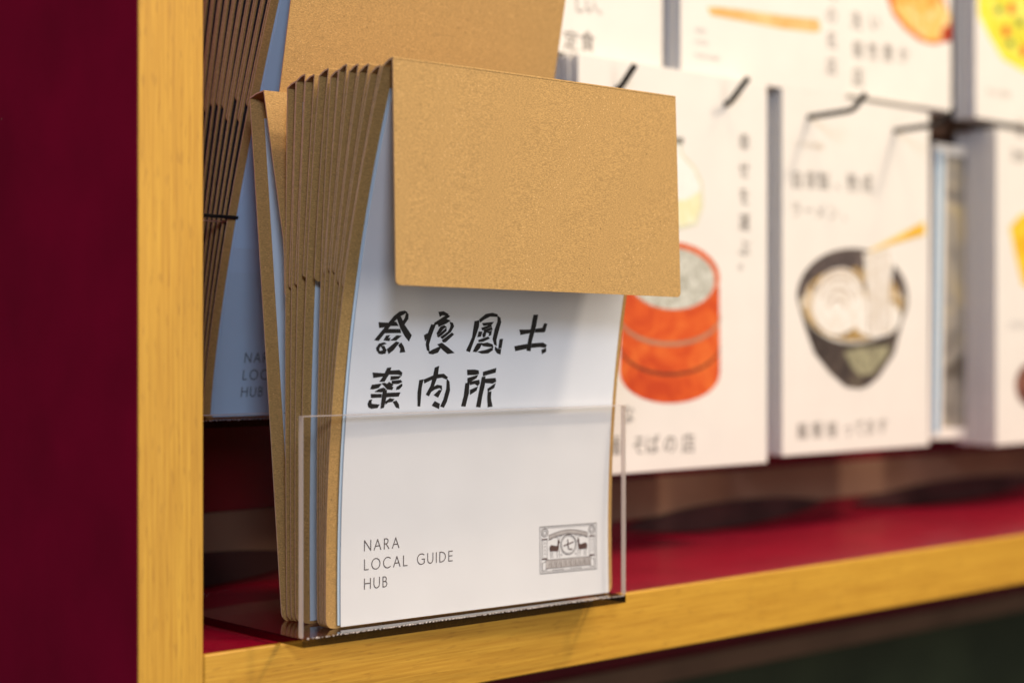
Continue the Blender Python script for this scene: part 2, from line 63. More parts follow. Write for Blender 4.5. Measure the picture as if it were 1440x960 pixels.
def tag(o, label=None, cat=None, group=None, kind=None):
    for k, v in (('label', label), ('category', cat), ('group', group), ('kind', kind)):
        if v: o[k] = v
    return o

def empty(name, loc, label=None, cat=None, group=None):
    o = bpy.data.objects.new(name, None); C.objects.link(o); o.location = loc; o.empty_display_size = .01
    return tag(o, label, cat, group)

class MB:
    def __init__(s): s.v = []; s.f = []
    def add(s, v, f):
        n = len(s.v); s.v += [tuple(p) for p in v]; s.f += [tuple(i + n for i in q) for q in f]; return s
    def box(s, a, b, bev=0.0):
        (x0, y0, z0), (x1, y1, z1) = a, b
        if bev <= 0:
            v = [(x0,y0,z0),(x1,y0,z0),(x1,y1,z0),(x0,y1,z0),(x0,y0,z1),(x1,y0,z1),(x1,y1,z1),(x0,y1,z1)]
            return s.add(v, [(0,3,2,1),(4,5,6,7),(0,1,5,4),(1,2,6,5),(2,3,7,6),(3,0,4,7)])
        e = bev; X = [x0, x1]; Y = [y0, y1]; Zz = [z0, z1]; v = []; idx = {}
        for i in (0, 1):
            for j in (0, 1):
                for k in (0, 1):
                    sx, sy, sz = (1, -1)[i], (1, -1)[j], (1, -1)[k]
                    idx[i,j,k,'x'] = len(v); v.append((X[i], Y[j]+sy*e, Zz[k]+sz*e))
                    idx[i,j,k,'y'] = len(v); v.append((X[i]+sx*e, Y[j], Zz[k]+sz*e))
                    idx[i,j,k,'z'] = len(v); v.append((X[i]+sx*e, Y[j]+sy*e, Zz[k]))
        f = []
        for i in (0, 1): f.append([idx[i,0,0,'x'], idx[i,1,0,'x'], idx[i,1,1,'x'], idx[i,0,1,'x']])
        for j in (0, 1): f.append([idx[0,j,0,'y'], idx[1,j,0,'y'], idx[1,j,1,'y'], idx[0,j,1,'y']])
        for k in (0, 1): f.append([idx[0,0,k,'z'], idx[1,0,k,'z'], idx[1,1,k,'z'], idx[0,1,k,'z']])
        for i in (0, 1):
            for j in (0, 1): f.append([idx[i,j,0,'x'], idx[i,j,1,'x'], idx[i,j,1,'y'], idx[i,j,0,'y']])
            for k in (0, 1): f.append([idx[i,0,k,'x'], idx[i,1,k,'x'], idx[i,1,k,'z'], idx[i,0,k,'z']])
        for j in (0, 1):
            for k in (0, 1): f.append([idx[0,j,k,'y'], idx[1,j,k,'y'], idx[1,j,k,'z'], idx[0,j,k,'z']])
        for i in (0, 1):
            for j in (0, 1):
                for k in (0, 1): f.append([idx[i,j,k,'x'], idx[i,j,k,'y'], idx[i,j,k,'z']])
        c = Vector(((x0+x1)/2, (y0+y1)/2, (z0+z1)/2)); g = []
        for q in f:
            p = [Vector(v[t]) for t in q]; m = sum(p, Vector()) / len(p)
            n = (p[1]-p[0]).cross(p[2]-p[0]); g.append(tuple(q) if n.dot(m-c) > 0 else tuple(reversed(q)))
        return s.add(v, g)
    def obj(s, name, mat=None, parent=None, smooth=False, loc=None): return mesh_obj(name, s.v, s.f, mat, parent, smooth, loc)

def tube(pts, r, n=10, cap=True):
    pts = [Vector(p) for p in pts]; v = []; f = []
    for i, p in enumerate(pts):
        d = (pts[min(i+1, len(pts)-1)] - pts[max(i-1, 0)]).normalized()
        a = d.cross(Vector((1, 0, 0.001))).normalized(); b = d.cross(a)
        for k in range(n):
            t = 2*math.pi*k/n; v.append(p + (a*math.cos(t) + b*math.sin(t))*r)
    for i in range(len(pts)-1):
        for k in range(n):
            q = (k+1) % n; f.append((i*n+k, i*n+q, (i+1)*n+q, (i+1)*n+k))
    if cap: f.append(tuple(reversed(range(n)))); f.append(tuple((len(pts)-1)*n+k for k in range(n)))
    return v, f

def ribbon(path, xl, xr, th, deform, nx=10):
    """solid sheet: profile path of (y, z) swept across x; xl/xr are functions of the index"""
    m = len(path); v = []; f = []
    nrm = []
    for i in range(m):
        a = path[max(i-1, 0)]; b = path[min(i+1, m-1)]
        dy, dz = b[0]-a[0], b[1]-a[1]; l = math.hypot(dy, dz) or 1
        nrm.append((-dz/l, dy/l))          # points to -y when the path runs upward
    for side in (0, 1):
        for i, (y, z) in enumerate(path):
            oy, oz = (nrm[i][0]*th, nrm[i][1]*th) if side == 0 else (0, 0)
            for k in range(nx+1):
                x = xl(i) + (xr(i)-xl(i))*k/nx
                v.append(deform(x, y+oy, z+oz))
    N = nx+1; off = m*N
    for i in range(m-1):
        for k in range(nx):
            a = i*N+k; f.append((a, a+1, a+N+1, a+N)); f.append((off+a, off+a+N, off+a+N+1, off+a+1))
    for i in range(m-1):
        a = i*N; f.append((a, a+N, off+a+N, off+a)); b = a+nx; f.append((b, off+b, off+b+N, b+N))
    for k in range(nx):
        f.append((k, off+k, off+k+1, k+1)); t = (m-1)*N+k; f.append((t, t+1, off+t+1, off+t))
    return v, f

def edge_faces(o, m):
    """give the narrow cut faces at the left and right of a sheet the material m"""
    o.data.materials.append(m)
    for p in o.data.polygons:
        if abs(p.normal.x) > .9: p.material_index = 1
    return o

def shade(o, angle=35):
    me = o.data
    for p in me.polygons: p.use_smooth = True
    me.set_sharp_from_angle(angle=R(angle))
    return o

# ---------------------------------------------------------------- materials
class NT:
    def __init__(s, name, rough=.6, spec=.5):
        s.m = bpy.data.materials.new(name); s.m.use_nodes = True; s.t = s.m.node_tree; s.b = s.t.nodes['Principled BSDF']
        s.b.inputs['Roughness'].default_value = rough; s.b.inputs['Specular IOR Level'].default_value = spec
    def n(s, ty, **k):
        o = s.t.nodes.new(ty)
        for a, v in k.items():
            if a in o.inputs: o.inputs[a].default_value = v
            else: setattr(o, a, v)
        return o
    def l(s, a, b): s.t.links.new(a, b)
    def coord(s, scale=(1, 1, 1), rot=(0, 0, 0)):
        c = s.n('ShaderNodeTexCoord'); mp = s.n('ShaderNodeMapping'); mp.inputs['Scale'].default_value = scale
        mp.inputs['Rotation'].default_value = rot; s.l(c.outputs['Object'], mp.inputs[0]); return mp.outputs[0]
    def noise(s, vec, scale, detail=3, rough=.5, dist=0):
        o = s.n('ShaderNodeTexNoise'); o.inputs['Scale'].default_value = scale; o.inputs['Detail'].default_value = detail
        o.inputs['Roughness'].default_value = rough; o.inputs['Distortion'].default_value = dist; s.l(vec, o.inputs['Vector']); return o.outputs['Fac']
    def ramp(s, fac, stops):
        o = s.n('ShaderNodeValToRGB'); e = o.color_ramp.elements
        while len(e) < len(stops): e.new(.5)
        for i, (p, c) in enumerate(stops): e[i].position = p; e[i].color = (*c, 1)
        s.l(fac, o.inputs[0]); return o.outputs[0]
    def mix(s, fac, a, b, mode='MIX'):
        o = s.n('ShaderNodeMix', data_type='RGBA', blend_type=mode)
        for sock, v in ((o.inputs[0], fac), (o.inputs[6], a), (o.inputs[7], b)):
            if hasattr(v, 'links'): s.l(v, sock)
            else: sock.default_value = (*v, 1) if isinstance(v, tuple) else v
        return o.outputs[2]
    def base(s, c):
        if hasattr(c, 'links'): s.l(c, s.b.inputs['Base Color'])
        else: s.b.inputs['Base Color'].default_value = (*c, 1)
    def bump(s, h, dist, strength=1.0):
        o = s.n('ShaderNodeBump'); o.inputs['Strength'].default_value = strength; o.inputs['Distance'].default_value = dist
        s.l(h, o.inputs['Height']); s.l(o.outputs[0], s.b.inputs['Normal'])

def kraft_mat(name, c):
    m = NT(name, .82, .25); v = m.coord()
    big = m.noise(v, 60, 4); fib = m.noise(m.coord((1, 1, 3.5)), 1100, 2, .7); fl = m.noise(v, 1500, 1)
    dk = tuple(x*.64 for x in c); lt = tuple(min(1, x*1.26) for x in c)
    a = m.ramp(fib, [(.38, dk), (.62, lt)])
    a = m.mix(.25, a, m.ramp(big, [(.3, tuple(x*.93 for x in c)), (.7, tuple(x*1.05 for x in c))]))
    vo = m.n('ShaderNodeTexVoronoi', feature='F1'); vo.inputs['Scale'].default_value = 640; m.l(v, vo.inputs['Vector'])
    sp = m.ramp(vo.outputs['Distance'], [(.10, (1, 1, 1)), (.20, (0, 0, 0))])
    a = m.mix(m.mix(1.0, sp, m.ramp(vo.outputs['Color'], [(.62, (0, 0, 0)), (.75, (1, 1, 1))]), 'MULTIPLY'), a, tuple(min(1, x*1.45+.05) for x in c))
    v2 = m.n('ShaderNodeTexVoronoi', feature='F1'); v2.inputs['Scale'].default_value = 210; m.l(v, v2.inputs['Vector'])
    s2 = m.ramp(v2.outputs['Distance'], [(.05, (1, 1, 1)), (.10, (0, 0, 0))])
    a = m.mix(m.mix(1.0, s2, m.ramp(v2.outputs['Color'], [(.6, (0, 0, 0)), (.7, (.75, .75, .75))]), 'MULTIPLY'), a, tuple(x*.35 for x in c))
    m.base(a); m.bump(fl, .00012, .6); return m.m

def wood_mat(name, axis):
    m = NT(name, .42, .4)
    sc = (90, 90, 3.5) if axis == 'z' else (3.5, 90, 90)
    sf = (900, 900, 22) if axis == 'z' else (22, 900, 900)
    g = m.noise(m.coord(sc), 1.0, 4, .6, .6); fine = m.noise(m.coord(sf), 1.0, 2, .6)
    pores = m.noise(m.coord((800, 800, 110) if axis == 'z' else (110, 800, 800)), 1.0, 1)
    c = m.ramp(g, [(.25, (.42, .185, .014)), (.45, (.56, .27, .022)), (.62, (.62, .315, .028)), (.8, (.68, .37, .040))])
    c = m.mix(.42, c, m.ramp(fine, [(.3, (.36, .16, .016)), (.7, (.72, .41, .055))]))
    c = m.mix(m.ramp(pores, [(.60, (0, 0, 0)), (.70, (.34, .34, .34))]), c, (.30, .13, .014))
    m.base(c); m.bump(fine, .0002, .35); return m.m

def laminate_mat(name, c, rough, spec=.5):
    m = NT(name, rough, spec); v = m.coord()
    n = m.noise(v, 25, 4); n2 = m.noise(v, 900, 1)
    a = m.ramp(n, [(.3, tuple(x*.86 for x in c)), (.7, tuple(x*1.1 for x in c))])
    vo = m.n('ShaderNodeTexVoronoi'); vo.inputs['Scale'].default_value = 65; m.l(v, vo.inputs['Vector'])
    sp = m.ramp(vo.outputs['Distance'], [(.025, (.5, .5, .5)), (.045, (0, 0, 0))])
    a = m.mix(m.mix(1.0, sp, m.ramp(vo.outputs['Color'], [(.7, (0, 0, 0)), (.8, (1, 1, 1))]), 'MULTIPLY'), a, (.42, .22, .18))
    m.base(a); m.bump(n2, .00008, .3); return m.m

def paper_mat(name, c, rough=.55):
    m = NT(name, rough, .3); v = m.coord()
    n = m.noise(v, 35, 5); f = m.noise(v, 2600, 2)
    a = m.ramp(n, [(.3, tuple(x*.955 for x in c)), (.7, c)]); m.base(a)
    mx = m.n('ShaderNodeMath', operation='MULTIPLY_ADD'); m.l(n, mx.inputs[0]); mx.inputs[1].default_value = 9.0; m.l(f, mx.inputs[2])
    m.bump(mx.outputs[0], .00006, .5); return m.m

def flat_mat(name, c, rough=.6, var=.12, scale=180):
    m = NT(name, rough, .3); n = m.noise(m.coord(), scale, 4)
    m.base(m.ramp(n, [(.3, tuple(x*(1-var) for x in c)), (.7, tuple(min(1, x*(1+var)) for x in c))])); return m.m

def wash_mat(name, stops, scale=120, dist=1.5):
    m = NT(name, .6, .3); m.base(m.ramp(m.noise(m.coord(), scale, 4, .55, dist), stops)); return m.m

def acrylic_mat(name, tint, edge=False):
    m = bpy.data.materials.new(name); m.use_nodes = True; t = m.node_tree; t.nodes.clear()
    N = lambda ty: t.nodes.new(ty)
    out = N('ShaderNodeOutputMaterial'); tr = N('ShaderNodeBsdfTransparent'); gl = N('ShaderNodeBsdfGlossy')
    fr = N('ShaderNodeFresnel'); mx = N('ShaderNodeMixShader')
    tr.inputs[0].default_value = (*tint, 1); gl.inputs[0].default_value = (1, 1, 1, 1); gl.inputs['Roughness'].default_value = .02 if not edge else .16
    fr.inputs[0].default_value = 1.49 
    if edge:
        df = N('ShaderNodeBsdfTranslucent'); d2 = N('ShaderNodeBsdfDiffuse'); m1 = N('ShaderNodeMixShader'); m2 = N('ShaderNodeMixShader')
        df.inputs[0].default_value = (.95, .86, .78, 1); d2.inputs[0].default_value = (.80, .70, .63, 1)
        m1.inputs[0].default_value = .5; t.links.new(df.outputs[0], m1.inputs[1]); t.links.new(d2.outputs[0], m1.inputs[2])
        m2.inputs[0].default_value = .80; t.links.new(tr.outputs[0], m2.inputs[1]); t.links.new(m1.outputs[0], m2.inputs[2])
        t.links.new(m2.outputs[0], mx.inputs[1])
    else:
        t.links.new(tr.outputs[0], mx.inputs[1])
    sc = N('ShaderNodeTexNoise'); sc.inputs['Scale'].default_value = 40
    ge = N('ShaderNodeNewGeometry'); mt = N('ShaderNodeMath'); mt.operation = 'SUBTRACT'; mt.inputs[0].default_value = 1; t.links.new(ge.outputs['Backfacing'], mt.inputs[1])
    m3 = N('ShaderNodeMath'); m3.operation = 'MULTIPLY'; t.links.new(fr.outputs[0], m3.inputs[0]); t.links.new(mt.outputs[0], m3.inputs[1])
    t.links.new(m3.outputs[0], mx.inputs[0]); t.links.new(gl.outputs[0], mx.inputs[2]); t.links.new(mx.outputs[0], out.inputs[0])
    return m

KR = kraft_mat('kraft_card', (.475, .275, .090))
GSH = paper_mat('charcoal_paper', (.022, .020, .020)); BLU = paper_mat('blue_paper', (.46, .64, .80))  # dark sheets hold the shade of the gaps, blue holds cool light
KRE = flat_mat('kraft_cut_edge', (.66, .46, .27), .8, .15, 600)
PBL = paper_mat('pale_blue_paper', (.60, .72, .80))
WZ = wood_mat('oak_upright', 'z'); WX = wood_mat('oak_level', 'x')
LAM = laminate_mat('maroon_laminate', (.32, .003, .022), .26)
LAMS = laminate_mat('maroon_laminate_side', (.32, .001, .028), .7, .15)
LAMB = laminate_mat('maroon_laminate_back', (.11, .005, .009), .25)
PAP = paper_mat('white_paper', (.80, .785, .765)); CARD = paper_mat('white_booklet', (.78, .715, .62))
PEDGE = paper_mat('page_edges', (.66, .665, .68), .7)
INK = flat_mat('black_ink', (.018, .014, .011), .45); INKG = flat_mat('grey_ink', (.10, .075, .065), .5)
INKB = flat_mat('brown_grey_ink', (.16, .13, .10), .5)
STG = flat_mat('stamp_grey', (.13, .105, .095), .5); STP = flat_mat('stamp_pale', (.50, .46, .43), .5); STD = flat_mat('stamp_dark', (.10, .055, .045), .5)
BLK = flat_mat('black_wire', (.012, .011, .010), .35)
ACR = acrylic_mat('clear_acrylic', (.985, .975, .965)); ACE = acrylic_mat('acrylic_cut_edge', (.9, .85, .8), True)
ACD = acrylic_mat('acrylic_glued_edge', (.13, .115, .085))
BRN = flat_mat('brown_board', (.16, .085, .05), .5, .2, 14); GRN = flat_mat('green_board', (.034, .040, .018), .5, .3, 10)  # brown colours the hook rail and painted reflections, green a painted reflection
SHD = flat_mat('dark_maroon_inset', (.030, .010, .009), .5, .5, 25); DRK = flat_mat('dark_board', (.016, .014, .009), .5, .3, 10)  # the maroon here is painted shade for the ovals

# ---------------------------------------------------------------- the cabinet
def panel(name, a, b, mat, parent, bev=.0008): return MB().box(a, b, bev).obj(name, mat, parent)
cab = empty('shelf_cabinet', (0, 0, 0), 'maroon shelf cabinet with golden oak front edges', 'shelf')
side = panel('side_panel', (-.0277, .0010, -.45), (-.0008, .172, .75), LAMS, cab, .0003)
panel('edge_strip', (-.0276, 0, -.45), (0, .0009, .75), WZ, cab, .0003)['label'] = 'golden oak upright edge strip'
mshelf = panel('shelf_board', (.0003, .0035, -.0290), (1.9, .1575, -.0004), LAM, cab, .0003)
panel('edge_strip', (.0003, 0, -.0296), (1.9, .0034, .0), WX, cab, .0006)['label'] = 'golden oak edge strip along the shelf'
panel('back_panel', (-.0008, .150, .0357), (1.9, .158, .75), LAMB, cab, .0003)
panel('back_strip', (-.0008, .1485, .0115), (1.9, .158, .0356), BRN, cab, .0005)['label'] = 'brown strip along the back of the shelf'  # matte strip painted as the reflection of the room in the back panel
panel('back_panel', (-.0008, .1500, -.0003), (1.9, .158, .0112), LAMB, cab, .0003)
for sx, sw in ((.082, .070), (.275, .095), (.485, .088), (.745, .115), (.99, .10), (1.24, .10)):     # lens shapes coloured as shade at the foot of the back panel
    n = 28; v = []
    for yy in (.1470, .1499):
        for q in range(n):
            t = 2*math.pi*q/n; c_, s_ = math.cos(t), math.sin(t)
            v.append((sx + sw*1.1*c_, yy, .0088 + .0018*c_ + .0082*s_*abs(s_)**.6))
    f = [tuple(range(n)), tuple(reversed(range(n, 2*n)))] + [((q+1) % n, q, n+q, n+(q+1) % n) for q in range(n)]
    mesh_obj('dark_inset', v, f, SHD, cab)
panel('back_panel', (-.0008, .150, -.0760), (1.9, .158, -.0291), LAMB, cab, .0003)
panel('back_strip', (-.0008, .1485, -.0900), (1.9, .158, -.0765), BRN, cab, .0005)['label'] = 'brown strip below the shelf'  # this and the green below are reflections painted as matte strips
panel('back_strip', (-.0008, .1500, -.45), (1.9, .158, -.0905), GRN, cab, .0003)['label'] = 'dark green panel below the shelf'
panel('hook_rail', (.24, .128, .262), (1.9, .1498, .286), BRN, cab, .0008)['label'] = 'brown rail that carries the hooks'

# ---------------------------------------------------------------- acrylic holders
def holder(loc, yaw, wd, dp, hf, hb, label):
    t = empty('brochure_holder', loc, label, 'holder'); t.rotation_euler.z = yaw; th = .0030
    def clear(name, a, b, edges, em=ACE):
        o = MB().box(a, b, .00035).obj(name, ACR, t); o.data.materials.append(em); o.data.materials.append(ACD)
        for p in o.data.polygons:
            n = p.normal
            for ax, sg, mi in edges:
                if n[ax]*sg > .6: p.material_index = mi
        return o
    clear('front_panel', (0, 0, .0036), (wd, th, hf), [(0, -1, 1), (0, 1, 1), (2, 1, 1)])
    clear('base_plate', (0, 0, 0), (wd, dp, .0034), [(0, -1, 2), (0, 1, 2), (1, -1, 2)])
    clear('back_plate', (0, dp-th, .0036), (wd, dp, hb), [(0, -1, 1), (0, 1, 1), (2, 1, 1)])
    # glue line with tiny bubbles where the front panel meets the base
    m = MB()
    rnd = random.Random(5)
    x = .002
    while x < wd-.002:
        s = rnd.uniform(.0003, .0010)
        v, f = tube([(x, -.00012, .0034), (x+s, -.00012, .0034+rnd.uniform(-.0002, .0002))], rnd.uniform(.00016, .00036), 6); m.add(v, f)
        x += s + rnd.uniform(.0002, .0016)
    g = m.obj('glue_line', ACE, t); g['kind'] = 'stuff'
    return t
holder((.0348, -.0150, .0003), R(-1.9), .1745, .093, .0888, .086, 'clear acrylic brochure holder standing at the front edge of the shelf')
holder((.0450, .0820, .0800), R(-1.0), .1745, .064, .0900, .150, 'clear acrylic holder fixed to the back, higher up and behind the tall stack')

# ---------------------------------------------------------------- brochures
H = .2205; W = .1550
def corner(z, z0, r):      # inset of a rounded lower corner
    d = z - z0
    return 0 if d >= r else r - math.sqrt(max(0, r*r - (r-d)**2))

STROKES = {   # thin capitals, cap height 1
 'N': (.74, [[(0,0),(0,1)],[(0,1),(.74,0)],[(.74,0),(.74,1)]]),
 'A': (.78, [[(0,0),(.39,1)],[(.39,1),(.78,0)],[(.15,.36),(.63,.36)]]),
 'R': (.56, [[(0,0),(0,1)],[(0,1),(.25,1),(.40,.93),(.45,.76),(.40,.58),(.25,.50),(0,.50)],[(.2,.5),(.56,0)]]),
 'L': (.44, [[(0,1),(0,0)],[(0,0),(.44,0)]]),
 'U': (.66, [[(0,1),(0,.35),(.06,.13),(.2,.01),(.33,-.02),(.46,.01),(.6,.13),(.66,.35),(.66,1)]]),
 'I': (.02, [[(0,0),(0,1)]]),
 'D': (.72, [[(0,0),(0,1)],[(0,1),(.25,1),(.52,.9),(.68,.7),(.72,.5),(.68,.3),(.52,.1),(.25,0),(0,0)]]),
 'E': (.45, [[(0,0),(0,1)],[(0,1),(.45,1)],[(0,.52),(.42,.52)],[(0,0),(.45,0)]]),
 'H': (.70, [[(0,0),(0,1)],[(.7,0),(.7,1)],[(0,.53),(.7,.53)]]),
 'B': (.48, [[(0,0),(0,1)],[(0,1),(.22,1),(.36,.93),(.4,.78),(.36,.62),(.22,.54),(0,.54)],[(.22,.54),(.4,.47),(.48,.28),(.4,.08),(.22,0),(0,0)]]),
}
def arc(cx, cy, rx, ry, a0, a1, n=20): return [(cx+rx*math.cos(R(a0+(a1-a0)*i/n)), cy+ry*math.sin(R(a0+(a1-a0)*i/n))) for i in range(n+1)]
STROKES['O'] = (.98, [arc(.49, .5, .49, .53, 0, 360)])
STROKES['C'] = (.80, [arc(.50, .5, .50, .53, 52, 308)])
STROKES['G'] = (.86, [arc(.50, .5, .50, .53, 52, 325)+[(.86, .16)], [(.86, .10), (.86, .48)], [(.58, .48), (.86, .48)]])

def polyline(pts, wd):
    """flat strokes as quads (x, y)"""
    v = []; f = []
    n = len(pts)
    closed = math.hypot(pts[0][0]-pts[-1][0], pts[0][1]-pts[-1][1]) < 1e-6
    for i, p in enumerate(pts):
        a = pts[i-1] if i > 0 else (pts[-2] if closed else p); b = pts[i+1] if i < n-1 else (pts[1] if closed else p)
        dx, dy = b[0]-a[0], b[1]-a[1]; l = math.hypot(dx, dy) or 1
        ex = (dx/l*wd*.5 if (i == n-1 and not closed) else (-dx/l*wd*.5 if i == 0 and not closed else 0))
        ey = (dy/l*wd*.5 if (i == n-1 and not closed) else (-dy/l*wd*.5 if i == 0 and not closed else 0))
        nx, ny = -dy/l*wd*.5, dx/l*wd*.5
        v += [(p[0]+ex+nx, p[1]+ey+ny), (p[0]+ex-nx, p[1]+ey-ny)]
    for i in range(n-1): f.append((2*i, 2*i+1, 2*i+3, 2*i+2))
    return v, f

def strokes_text(s, x, y, cap, gap, wd, space=.55):
    m = []
    for ch in s:
        if ch == ' ': x += cap*space; continue
        a, st = STROKES[ch]
        for q in st: m.append(([(x+px*cap, y+py*cap) for px, py in q], wd))
        x += cap*(a+gap)
    return m

def front_profile(yb, yt, p, n=26, z0=0., z1=H): return [(yb + (yt-yb)*(max(0, z)/H)**p, z) for z in [z0+(z1-z0)*i/(n-1) for i in range(n)]]

def brochure(base, yb, yt, prev=None, p=2.2, tb=R(-3), tt=R(-1), sk=-.0025, flap_h=.0865, label=None, group=None, dh=0, flap_dir=None, gapw=.0055, lift=.0, pages=((.006, .1515),), hi=True, page_mat=None, bow=.0012, droop=0.0, stackname='brochure'):
    """One folded brochure. Local frame: x across, y into the shelf, z up from its foot."""
    t = empty('brochure', base, label, 'brochure', group)
    def deform(x, y, z):
        k = min(1.05, max(0, z/H))
        return (x + sk*k, y + x*(math.tan(tb)*(1-k) + math.tan(tt)*k) - bow*math.sin(math.pi*x/W)*k*(1-.4*k) + .0009*k*k*max(0, 1-x/.03)**2, z*(1+dh/H) + lift)
    yf = lambda z: yb + (yt-yb)*(max(0, z)/H)**p
    nz = 26
    # cover: back board, folded over a narrow top
    zt = H-.0022
    path = [(yf(z), z) for z in [zt*i/(nz-1) for i in range(nz)]]
    rr = .0035
    xl = lambda i: corner(path[i][1], 0, rr); xr = lambda i: W - corner(path[i][1], 0, rr)
    zs = [0, .0004, .001, .0019, .0035] + [zt*i/(nz-1) for i in range(1, nz)]
    zs = sorted(set(zs)); path = [(yf(z), z) for z in zs]
    v, f = ribbon(path, xl, xr, .00055, deform, 8); b = MB().add(v, f)
    edge_faces(shade(b.obj('back_cover', KR, t), 40), KRE)
    # folded top
    roof = [(yt, zt+.0001), (yt-gapw*.5, H-.0006), (yt-gapw, H)]
    v, f = ribbon(roof, lambda i: 0, lambda i: W, .0006, deform, 8)
    edge_faces(MB().add(v, f).obj('folded_top', KR, t), KRE)
    # flap
    zb = H - flap_h
    if flap_dir: flap = lambda z: flap_dir(z)
    elif prev is None: flap = lambda z: yt-gapw + .0006
    else:
        def flap(z):
            g = yf(z) - prev(z); k = (z-zb)/(H-zb)
            return yf(z) - (gapw-.0003)*k - max(.0011, .55*g)*(1-k)
    fz = [zb, zb+.0003, zb+.001, zb+.002, zb+.0036] + [zb + .0036 + (H-.0003-zb-.0036)*i/12 for i in range(1, 13)]
    fp = [(flap(z), z) for z in fz]
    hang = lambda x, y, z: deform(x, y, z - droop*(x/W)*(H-z)/(H-zb))
    v, f = ribbon(fp, lambda i: corner(fp[i][1], zb, .0020), lambda i: W - corner(fp[i][1], zb, .0020), .00055, hang, 8)
    edge_faces(shade(MB().add(v, f).obj('flap', KR, t), 40), KRE)
    # inner sheets
    out = []
    for q, (pa, pb) in enumerate(pages):
        o0 = .0009 + .0007*q
        z0 = .0012 - .0006*q; z1 = H - .0105 - .001*q
        pp = [(yf(z) - o0, z) for z in [z0 + (z1-z0)*i/23 for i in range(24)]]
        v, f = ribbon(pp, lambda i: pa, lambda i: pb, .00035, deform, 8)
        out.append(shade(MB().add(v, f).obj('page', page_mat or (PAP if q == len(pages)-1 and hi else PBL), t), 40))
    def onpage(x, z, off=0): 
        o0 = .0009 + .0007*(len(pages)-1) + .00035 + .00012 + off
        return deform(x, yf(z) - o0, z)
    return t, out, onpage, yf

def grow(pts, d):
    a = sum(pts[i-1][0]*pts[i][1]-pts[i][0]*pts[i-1][1] for i in range(len(pts))); s = 1 if a > 0 else -1; o = []
    for i, p in enumerate(pts):
        q, r = pts[i-1], pts[(i+1) % len(pts)]; n = [0, 0]
        for u, w_ in ((q, p), (p, r)):
            l = math.hypot(w_[0]-u[0], w_[1]-u[1]) or 1; n[0] += (w_[1]-u[1])/l*s; n[1] -= (w_[0]-u[0])/l*s
        l = math.hypot(*n) or 1; o.append((p[0]+n[0]/l*d, p[1]+n[1]/l*d))
    return o

def conform_polys(name, polys, onpage, mat, parent, cut=None, off=0):
    m = MB()
    for pts in polys: m.add([onpage(x/1000, z/1000, off) for x, z in pts], [tuple(range(len(pts)))])
    o = m.obj(name, mat, parent); return o
def conform_lines(name, lines, onpage, mat, parent, off=0):
    m = MB()
    for pts, wd in lines:
        v, f = polyline(pts, wd); m.add([onpage(x/1000, z/1000, off) for x, z in v], f)
    return m.obj(name, mat, parent)

